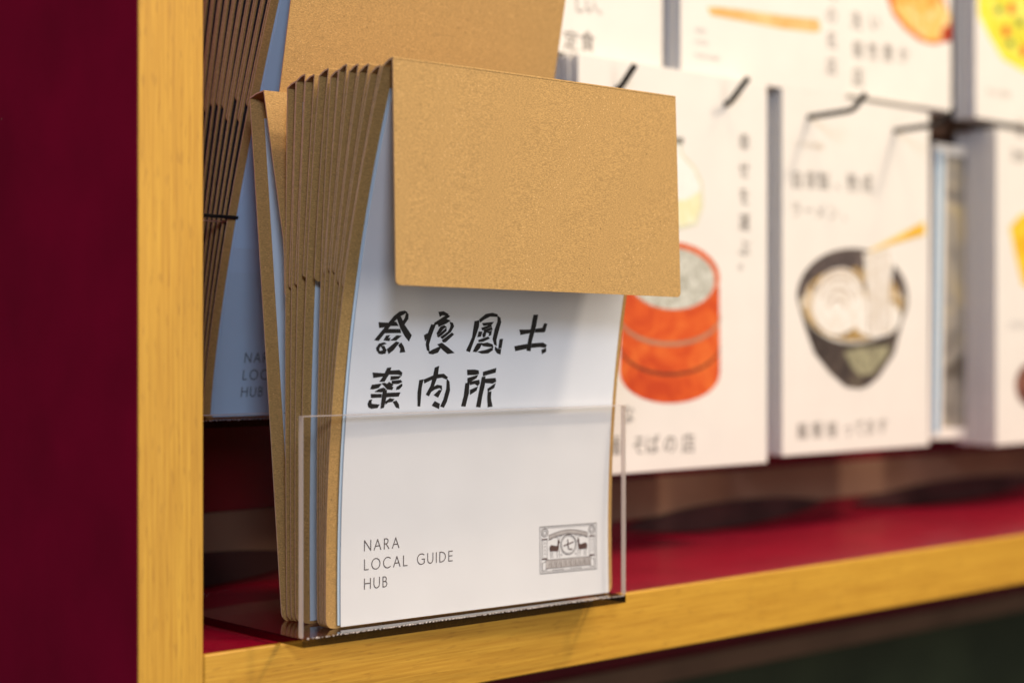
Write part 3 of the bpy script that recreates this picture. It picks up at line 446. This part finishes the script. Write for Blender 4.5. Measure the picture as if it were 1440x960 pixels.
# front brochure with all its print
labels_front = ['kraft-flapped brochure at the very front of the holder, its title page in full view']
labels_front += ['first folded kraft brochure behind the front one, gap of white paper at its top'] + [
 '%s kraft brochure behind the front one in the clear holder, seen edge-on' % n for n in ('second', 'third', 'fourth', 'fifth', 'sixth', 'seventh', 'eighth', 'ninth')]
labels_front[1] = 'brochure directly behind the front one, its folded kraft top just lower'
labels_front[6] = 'seventh brochure of the front holder, blue-white page edge showing below its flap'
labels_front[9] = 'rearmost upright brochure of the tight row in the front holder'
F0 = (.0545, 0, .0038)
prev = None; g = 'kraft brochures packed in the front holder'
for i in range(10):
    yb, yt = BOTY[i] + (.0007 if i == 0 else 0), TOPY[i] + .0055
    dz = [0, -.0020, -.0007, 0, .0008, -.0008, .0005, -.0008, 0, -.0022][i]
    t, pg, onp, yf = brochure(F0, yb, yt, prev, label=labels_front[i], group=g, dh=dz, hi=(i == 0), droop=.0020 if i == 0 else 0,
        pages=((.0050, .1505), (.006, .1515)) if i == 0 else (((0, .0050, .0062, .0046, .0060, .0030, .0038, .0042, .0028, .0066)[i], .1515),), bow=.0004 + .0006*random.random(), flap_h=.0845 + random.uniform(-.0045, .003) if i else .0855,
        tb=R(-3), tt=R(-1) - (.002*i if i else 0), gapw=.0055 if i < 6 else .0060)
    # page list keeps the foremost sheet last
    if i == 0:
        front = pg[-1]; front['label'] = 'white title page with black lettering'; front.name = 'title_page'
        conform_polys('title_lettering', [grow(q, .27) for q in TITLE], onp, INK, front)
        x0 = LAT[0][0]; cap = 4.05; gap = .42
        L = []
        for s, (x, z) in zip(('NARA', 'LOCAL GUIDE', 'HUB'), (LAT[0], LAT[3], LAT[4])): L += strokes_text(s, x, z, cap, gap, .40, .85)
        # scale to the printed width
        ex = max(px for q, wd in L for px, _ in q); k = (LAT[2][0]-x0)/(ex-x0)
        L = [([(x0+(px-x0)*k, pz) for px, pz in q], wd) for q, wd in L]
        conform_lines('address_lettering', L, onp, INKG, front)
        # emblem
        (ax, az), (bx, bz), (cx, cz), (dx, dz_) = STAMP
        def S(u, v): # u 0..1 right, v 0..1 down
            return (ax*(1-u)*(1-v)+bx*u*(1-v)+cx*(1-u)*v+dx*u*v, az*(1-u)*(1-v)+bz*u*(1-v)+cz*(1-u)*v+dz_*u*v)
        def sl(pts, w): return ([S(*q) for q in pts], w)
        def circ(cx, cy, r, n=20): return [(cx+r*math.cos(2*math.pi*i/n)*.64, cy+r*math.sin(2*math.pi*i/n)) for i in range(n+1)]
        rect = lambda a, b, c, d: [(a, b), (c, b), (c, d), (a, d), (a, b)]
        arcb = lambda y, h: [(.16+.68*i/14, y - h*math.sin(math.pi*i/14)) for i in range(15)]
        Lg = [sl(rect(0, 0, 1, 1), .38), sl(rect(.025, .035, .975, .965), .2),
              sl(circ(.5, .42, .215), .42), sl(circ(.5, .42, .185), .14),
              sl(arcb(.19, .09), .30), sl(arcb(.28, .09), .30), sl([(.16, .19), (.16, .30), (.22, .26)], .3), sl([(.84, .19), (.84, .30), (.78, .26)], .3),
              sl(rect(.10, .72, .90, .90), .32), sl([(.10, .75), (.04, .78), (.04, .94), (.12, .93), (.12, .90)], .3), sl([(.90, .75), (.96, .78), (.96, .94), (.88, .93), (.88, .90)], .3),
              sl(rect(.045, .28, .125, .66), .2), sl(rect(.875, .28, .955, .66), .2),
              sl(circ(.085, .13, .085), .35), sl(circ(.085, .13, .045), .3), sl(circ(.915, .13, .085), .35), sl(circ(.915, .13, .045), .3),
              sl([(.22, .945), (.42, .945)], .22), sl([(.52, .945), (.74, .945)], .22)]
        for k_ in range(16): Lg.append(sl([(.20+.04*k_, .225-.085*math.sin(math.pi*(k_+1)/17)), (.205+.04*k_, .262-.085*math.sin(math.pi*(k_+1)/17))], .16))
        for k_ in range(9):
            u = .15+.085*k_; Lg += [sl([(u, .87), (u+.02, .76), (u+.045, .87)], .26), sl([(u+.052, .76), (u+.052, .87)], .22)]
        for k_ in range(4): Lg += [sl([(.07, .36+.075*k_), (.10, .36+.075*k_), (.085, .33+.075*k_)], .2), sl([(.90, .36+.075*k_), (.93, .36+.075*k_), (.915, .33+.075*k_)], .2)]
        for su in (-1, 1):
            q = lambda u: .5+su*(u-.5)
            for lx in (.66, .70, .78, .81): Lg.append(sl([(q(lx), .52), (q(lx+.004), .60), (q(lx-.002), .68)], .22))
            Lg += [sl([(q(.675), .30), (q(.69), .24), (q(.73), .20)], .16), sl([(q(.68), .27), (q(.71), .25), (q(.74), .255)], .16), sl([(q(.655), .30), (q(.645), .24), (q(.66), .19)], .16)]
            for a in (.34, .63): Lg.append(sl(circ(q(.375 if a == .34 else .375), a-.12 if a == .34 else a, .012), .2))
        conform_lines('emblem', Lg, onp, STG, front)
        conform_polys('emblem_banner', [[S(*a) for a in arcb(.19, .09)+arcb(.28, .09)[::-1]], [S(*a) for a in [(.10, .72), (.90, .72), (.90, .90), (.10, .90)]]], onp, STP, front, off=-.00004)
        P = []
        for su in (-1, 1):
            q = lambda u: .5+su*(u-.5)
            P.append([S(*a) for a in [(q(.655), .375), (q(.652), .345), (q(.668), .305), (q(.684), .30), (q(.690), .335), (q(.692), .40), (q(.71), .435), (q(.76), .415), (q(.80), .40), (q(.828), .43), (q(.835), .475), (q(.825), .545), (q(.79), .535), (q(.72), .545), (q(.69), .55), (q(.672), .50), (q(.668), .44), (q(.668), .385)]])
            for a in (.255, .675): P.append([S(*c) for c in [(q(.87), a), (q(.965), a), (q(.965), a+.032), (q(.87), a+.032)]])
        conform_polys('emblem_figures', P, onp, STD, front, off=.00003)
        conform_lines('emblem_character', [sl([(.42, .44), (.58, .375)], .55), sl([(.485, .32), (.492, .46), (.50, .51), (.53, .53), (.56, .525)], .55)], onp, STD, front, off=.00004)
        pg[0]['label'] = 'inner sheet with thin map lines at its margin'
    prev = yf
# brochure leaning at the back of the front holder
t, pg, onp, yf = brochure(F0, SEP[0], SEP[1]+.002, prev, p=1.0, dh=-.003, label='loose brochure leaning back behind the row, open gap of pale blue page', group=None,
    hi=False, flap_dir=lambda z: max(.0222, .0352 - (H-z)*.2), gapw=.0104, pages=((.0058, .1515),), tt=R(-1), lift=-.0005)

for oo, mg in ((onp, .0060),):
    conform_lines('map_lines', [([(6.2, z_), (40, z_+.3)], .18) for z_ in (86, 58, 30)] + [([(11, 86), (11.5, 96), (13, 98)], .15), ([(9, 58), (9.4, 66)], .15)], oo, INKG, pg[0])['kind'] = 'stuff'

# second holder, leaning row
F1 = (.0636, .1000, .0835)
prev = None
names = ['brochure at the front of the upper left stack, blue-shaded cover page'] + ['%s leaning kraft brochure behind the front one of the upper left stack' % n for n in ('second', 'third', 'fourth', 'fifth', 'sixth', 'seventh', 'eighth', 'ninth', 'tenth', 'eleventh')]
names[10] = 'rearmost leaning kraft brochure of the upper left stack'
for i in range(11):
    yb = .0027*i; yt = -.0705 + .0066*i
    t, pg, onp, yf = brochure(F1, yb, yt, prev, p=1.35, label=names[i], group='kraft brochures leaning in the upper left holder', tb=R(-1), tt=R(0), sk=0,
        flap_dir=(lambda z: -.0778 + .0006 + (.0228/.103)*(H-z)) if i == 0 else None, pages=((.0038, .151), (.0043, .1515)) if i == 0 else ((.0008, .1515),), page_mat=(BLU if i == 0 else GSH),  # front page coloured as lit blue, rear sheets dark as gap shade
        flap_h=.0985 if i == 0 else .088 + random.uniform(-.006, .004), gapw=.0055)
    if i == 0:
        front = pg[-1]; front.name = 'title_page'
        L = []
        for s, z in zip(('NARA', 'LOCAL GUIDE', 'HUB'), (24.8, 17.1, 9.4)): L += strokes_text(s, 18.5, z, 4.05, .42, .42, .85)
        L = [([(18.5+(px-18.5)*k, pz) for px, pz in q], wd) for q, wd in L]
        conform_lines('address_lettering', L, onp, INK, front)
        conform_polys('title_lettering', [grow(q, .16) for q in TITLE], onp, INK, front)
    prev = yf

# ---------------------------------------------------------------- hanging booklets
CW, CH = .1560, .2200
def text_mesh(s, size):
    cu = bpy.data.curves.new('lettering', 'FONT'); cu.body = s; cu.size = size; cu.resolution_u = 3
    o = bpy.data.objects.new('lettering', cu); C.objects.link(o)
    dg = bpy.context.evaluated_depsgraph_get(); me = bpy.data.meshes.new_from_object(o.evaluated_get(dg))
    v = [tuple(q.co) for q in me.vertices]; f = [tuple(p.vertices) for p in me.polygons]
    bpy.data.objects.remove(o); bpy.data.curves.remove(cu); bpy.data.meshes.remove(me)
    return v, f
def booklet(loc, th, label, group=None, w=CW, h=CH, tilt=0.0, bend=0.0):
    t = empty('hanging_booklet', loc, label, 'booklet', group)
    t.rotation_euler.y = tilt
    c = MB().box((0, 0, 0), (w, .0006, h), .0002).obj('front_cover', CARD, t)
    MB().box((.0004, .0007, .0005), (w-.0004, th-.0007, h-.0004), .0002).obj('page_block', PEDGE, t)
    MB().box((0, th-.0006, 0), (w, th, h), .0002).obj('rear_cover', CARD, t)
    return t, c
def print_poly(name, parent, key, mat, lay, w=CW, h=CH):
    pts = [(min(max(x/1000, .0004), w-.0004), min(max(z/1000, .0004), h-.0004)) for x, z in ART[key]]
    q = []
    for p in pts:
        if not q or abs(p[0]-q[-1][0])+abs(p[1]-q[-1][1]) > 1e-5: q.append(p)
    return MB().add([(x, -.00008*(lay+1), z) for x, z in q], [tuple(range(len(q)))]).obj(name, mat, parent)
def print_text(parent, items, mat, name='lettering'):
    m = MB()
    for s, key in items:
        x, z, hh = TXT[key]
        v, f = text_mesh(s, hh/1000*1.12)
        m.add([(x/1000 + a, -.0002, z/1000 + b) for a, b, c in v], f)
    return m.obj(name, mat, parent)
def stack(x, y, z, n, th, front_label, behind, gp, jit=.0011, **k):
    for i in range(n-1, 0, -1):
        booklet((x + random.uniform(-jit, jit), y + th*i + .0002*i, z + random.uniform(-jit, jit)*.6), th, behind, gp, **k)
    return booklet((x, y, z), th, front_label, None, **k)

t1, c1 = stack(.278, .078, .0472, 14, .0030, 'white booklet with orange-red steamer basket and bottle on its cover', 'white booklet hanging hidden behind the steamer basket booklet', 'booklets behind the steamer basket booklet')
O1 = wash_mat('print_orange', [(.35, (.50, .05, .008)), (.5, (.62, .085, .012)), (.68, (.70, .14, .022))], 45)
print_poly('basket_print', c1, 'basket_body', O1, 0)
print_poly('basket_rim_print', c1, 'basket_rim', flat_mat('print_red_rim', (.62, .12, .03), .6), 1)
print_poly('rice_print', c1, 'basket_rice', wash_mat('print_rice', [(.38, (.36, .34, .26)), (.6, (.62, .60, .50))], 160), 2)
bm = flat_mat('print_band', (.16, .035, .012), .6)
print_poly('basket_band_print', c1, 'basket_band1', flat_mat('print_band_pale', (.40, .20, .11), .6), 1); print_poly('basket_band_print', c1, 'basket_band2', bm, 1)
print_poly('bottle_print', c1, 'bottle_edge', flat_mat('print_olive', (.60, .58, .40), .6), 0); print_poly('bottle_glass_print', c1, 'bottle_in', flat_mat('print_glass', (.78, .75, .66), .6, .05), 1)
print_poly('bottle_liquid_print', c1, 'bottle_liquid', wash_mat('print_liquid', [(.35, (.72, .66, .35)), (.65, (.80, .75, .50))], 90), 2); print_poly('bottle_cap_print', c1, 'bottle_cap', flat_mat('print_cap', (.20, .18, .14), .6), 2)
print_text(c1, [(ch, 'v1_%d' % i) for i, ch in enumerate('幸せを運ぶ。')], INKB, 'vertical_lettering')
print_text(c1, [('な', 'na')] + [(ch, 'soba%d' % i) for i, ch in enumerate('麺そばの店')], INKB, 'bottom_lettering')

t2, c2 = stack(.4634, .090, .0490, 6, .0027, 'white booklet with dark noodle bowl and yellow chopsticks on its cover', 'white booklet hanging hidden behind the noodle bowl booklet', 'booklets behind the noodle bowl booklet')
BW = wash_mat('print_bowl', [(.35, (.030, .022, .018)), (.55, (.07, .05, .04)), (.75, (.16, .13, .08))], 60)
print_poly('bowl_print', c2, 'bowl_outer', BW, 0); print_poly('bowl_rim_print', c2, 'bowl_rim', wash_mat('print_rim', [(.4, (.40, .36, .28)), (.65, (.72, .68, .58))], 80), 1)
print_poly('bowl_inside_print', c2, 'bowl_back', wash_mat('print_bowl_in', [(.4, (.06, .045, .04)), (.65, (.16, .12, .10))], 70), 2)
print_poly('soup_print', c2, 'bowl_soup', wash_mat('print_soup', [(.35, (.10, .07, .05)), (.48, (.45, .28, .08)), (.6, (.66, .55, .40))], 60), 1.5)
NO = wash_mat('print_noodle', [(.35, (.70, .62, .50)), (.6, (.82, .77, .68))], 120)
print_poly('noodle_print', c2, 'noodles2', NO, 3); print_poly('noodle_print', c2, 'noodles1', NO, 3.5)
SW = flat_mat('print_noodle_line', (.42, .30, .19), .6)
for i in range(4): print_poly('noodle_line_print', c2, 'swirl%d' % i, SW, 4)
print_poly('lifted_noodle_print', c2, 'noodle_lift', NO, 5)
for i in range(5): print_poly('noodle_line_print', c2, 'strand%d' % i, SW, 6)
print_poly('bowl_glint_print', c2, 'bowl_glint', wash_mat('print_glint', [(.35, (.12, .10, .06)), (.6, (.34, .31, .18))], 60), 1)
print_poly('chopsticks_print', c2, 'chopsticks', wash_mat('print_chopsticks', [(.4, (.74, .40, .02)), (.6, (.80, .52, .06))], 60), 7)
print_text(c2, [(ch, 'a%d' % i) for i, ch in enumerate('自家製、熟成')], INKB, 'heading_lettering')
print_text(c2, [(ch, 'c%d' % i) for i, ch in enumerate('麺類揃ってます')], INKB, 'bottom_lettering')
print_text(c2, [(ch, 'b%d' % i) for i, ch in enumerate('ラーメン、')], flat_mat('pale_ink', (.30, .25, .20), .6), 'subheading_lettering')
print_text(c2, [('くつろぎの麺処', 'k')], flat_mat('faint_ink', (.60, .50, .36), .6), 'small_lettering')

t3, c3 = stack(.700, .089, .0456, 11, .0028, 'thick stack front booklet at right with yellow food, grey page sides showing', 'white booklet in the thick stack behind the yellow food booklet', 'booklets in the thick right stack')
print_poly('pudding_print', c3, 'pudding', wash_mat('print_yellow', [(.35, (.70, .36, .01)), (.6, (.82, .60, .04))], 70), 0)
print_poly('pot_print', c3, 'pot', wash_mat('print_brown', [(.35, (.10, .03, .02)), (.6, (.25, .10, .06))], 70), 0)
print_text(c3, [('温', 'm'), ('定食', 'm2')], INKB); print_text(c3, [('大和の味', 'l')], flat_mat('faint_ink_cool', (.55, .52, .48), .6), 'small_lettering')
t4, c4 = booklet((.664, .118, .050), .0035, 'thin booklet with blue and brown picture wedged left of the thick stack', w=.10, h=.205)
t4.rotation_euler = (0, R(1.2), R(-6))
MB().box((.003, -.00012, .004), (.008, -.00002, .200), 0).obj('blue_band_print', flat_mat('print_blue', (.12, .30, .45), .6), c4)
MB().box((.012, -.00012, .008), (.06, -.00002, .198), 0).obj('picture_print', wash_mat('print_dark_dish', [(.35, (.10, .08, .06)), (.5, (.26, .23, .19)), (.66, (.42, .33, .18))], 26), c4)  # grey-brown picture area also carries the dark shade of the gap

u1, d1 = stack(.3717, .090, .2690, 2, .0060, 'upper booklet with long wooden spoon on its cover', 'white booklet hanging behind the wooden spoon booklet', 'booklets behind the spoon booklet')
print_poly('spoon_print', d1, 'spoon', wash_mat('print_wood', [(.35, (.70, .36, .10)), (.65, (.80, .52, .22))], 60), 0)
print_text(d1, [(ch, 'd%d' % i) for i, ch in enumerate('旬の名店')], flat_mat('soft_ink', (.22, .18, .15), .6), 'vertical_lettering')
print_text(d1, [('NARA', 'j0'), ('LOCAL', 'j1'), ('FOOD GUIDE', 'j2')], flat_mat('soft_grey_ink', (.42, .40, .37), .6), 'small_lettering')
u2, d2 = stack(.5290, .097, .2735, 2, .0050, 'upper booklet with orange and red stew picture on its cover', 'white booklet hanging behind the stew booklet', 'booklets behind the stew booklet', w=.1275)
for nm, key, st, ly in (('stew_print', 'stew_edge', [(.35, (.45, .04, .01)), (.6, (.66, .20, .03))], 0), ('stew_centre_print', 'stew_mid', [(.3, (.62, .22, .03)), (.5, (.80, .46, .10)), (.7, (.80, .60, .30))], 1), ('stew_meat_print', 'stew_dark', [(.3, (.30, .02, .01)), (.6, (.45, .06, .02))], 2)):
    o = print_poly(nm, d2, key, wash_mat(nm, st, 60), ly, w=.30); 
    for v in o.data.vertices: v.co.x -= .0285
    for v in o.data.vertices: v.co.x = min(v.co.x, .127)
tt = print_text(d2, [(ch, 'e%d' % i) for i, ch in enumerate('洗い')] + [(ch, 'f%d' % i) for i, ch in enumerate('個性豊か')] + [('店', 'g')], INKB)
for v in tt.data.vertices: v.co.x -= .0285
u3, d3 = stack(.6755, .090, .2705, 3, .0055, 'upper right booklet with yellow curry and red pepper pieces on its cover', 'white booklet hanging behind the yellow curry booklet', 'booklets behind the curry booklet')
print_poly('curry_print', d3, 'curry_edge', wash_mat('print_curry_rim', [(.35, (.76, .60, .02)), (.6, (.82, .70, .08))], 60), 0)
print_poly('curry_sauce_print', d3, 'curry_in', wash_mat('print_curry', [(.35, (.55, .45, .02)), (.5, (.72, .66, .05)), (.65, (.80, .70, .15))], 70), 1)
for i in range(3): print_poly('pepper_print', d3, 'pepper%d' % i, flat_mat('print_pepper', (.66, .06, .02), .6), 2); print_poly('herb_print', d3, 'herb%d' % i, flat_mat('print_herb', (.20, .26, .06), .6), 2)
print_text(d3, [('おいしい奈良', 'n')], flat_mat('soft_ink_b', (.42, .36, .28), .6), 'small_lettering')
u4, d4 = stack(.2008, .090, .2690, 2, .0060, 'upper booklet beside the big kraft flap, dark lettering only', 'white booklet hanging behind the plain lettered booklet', 'booklets behind the plain lettered booklet')
print_text(d4, [(ch, 'h%d' % i) for i, ch in enumerate('しい、')] + [(ch, 'i%d' % i) for i, ch in enumerate('定食')], INKB)

# ---------------------------------------------------------------- hooks
hl = {'1': 'black wire hook rising behind the top edge of the front kraft flap', '2': 'black wire hook through the right top of the steamer basket booklet',
      '3': 'black wire hook through the left top of the noodle bowl booklet', '4': 'black wire hook through the right top of the noodle bowl booklet'}
for k_, pts in HOOKS.items():
    a, b, c = [Vector(p) for p in pts]
    wall = Vector((a.x, .1275, a.z - .0005)); 
    wall.z = a.z + .010
    pre = Vector((a.x, a.y + .004, a.z))
    path = [Vector((a.x, .1279, a.z+.0105)), Vector((a.x, .1180, a.z+.004)), pre, a]
    n = 8
    b0 = b + (a-b).normalized()*min(.004, (a-b).length*.6); b1 = b + (c-b).normalized()*.004
    for i in range(n+1):
        s = i/n; path.append(b0*(1-s)**2 + b*2*s*(1-s) + b1*s*s)
    path.append(c)
    v, f = tube(path, .0018, 10)
    tag(shade(MB().add(v, f).obj('wire_hook', BLK), 50), hl[k_], 'hook', 'wire hooks for the booklets')
    # ball end
rw = empty('retaining_wire', (.0935, .0780, .1712), 'thin dark wire across the leaning upper left stack, ending in black knobs', 'wire')
v, f = tube([(-.0500, .0010, .0006), (-.02, .0004, .0002), (-.0022, 0, 0)], .0008, 8); MB().add(v, f).obj('wire', BLK, rw)
for dz_ in (.0002, -.0060):
    v, f = tube([(0, -.0012, dz_), (0, -.0008, dz_), (0, .0014, dz_)], .0020, 14); MB().add(v, f).obj('knob', BLK, rw)
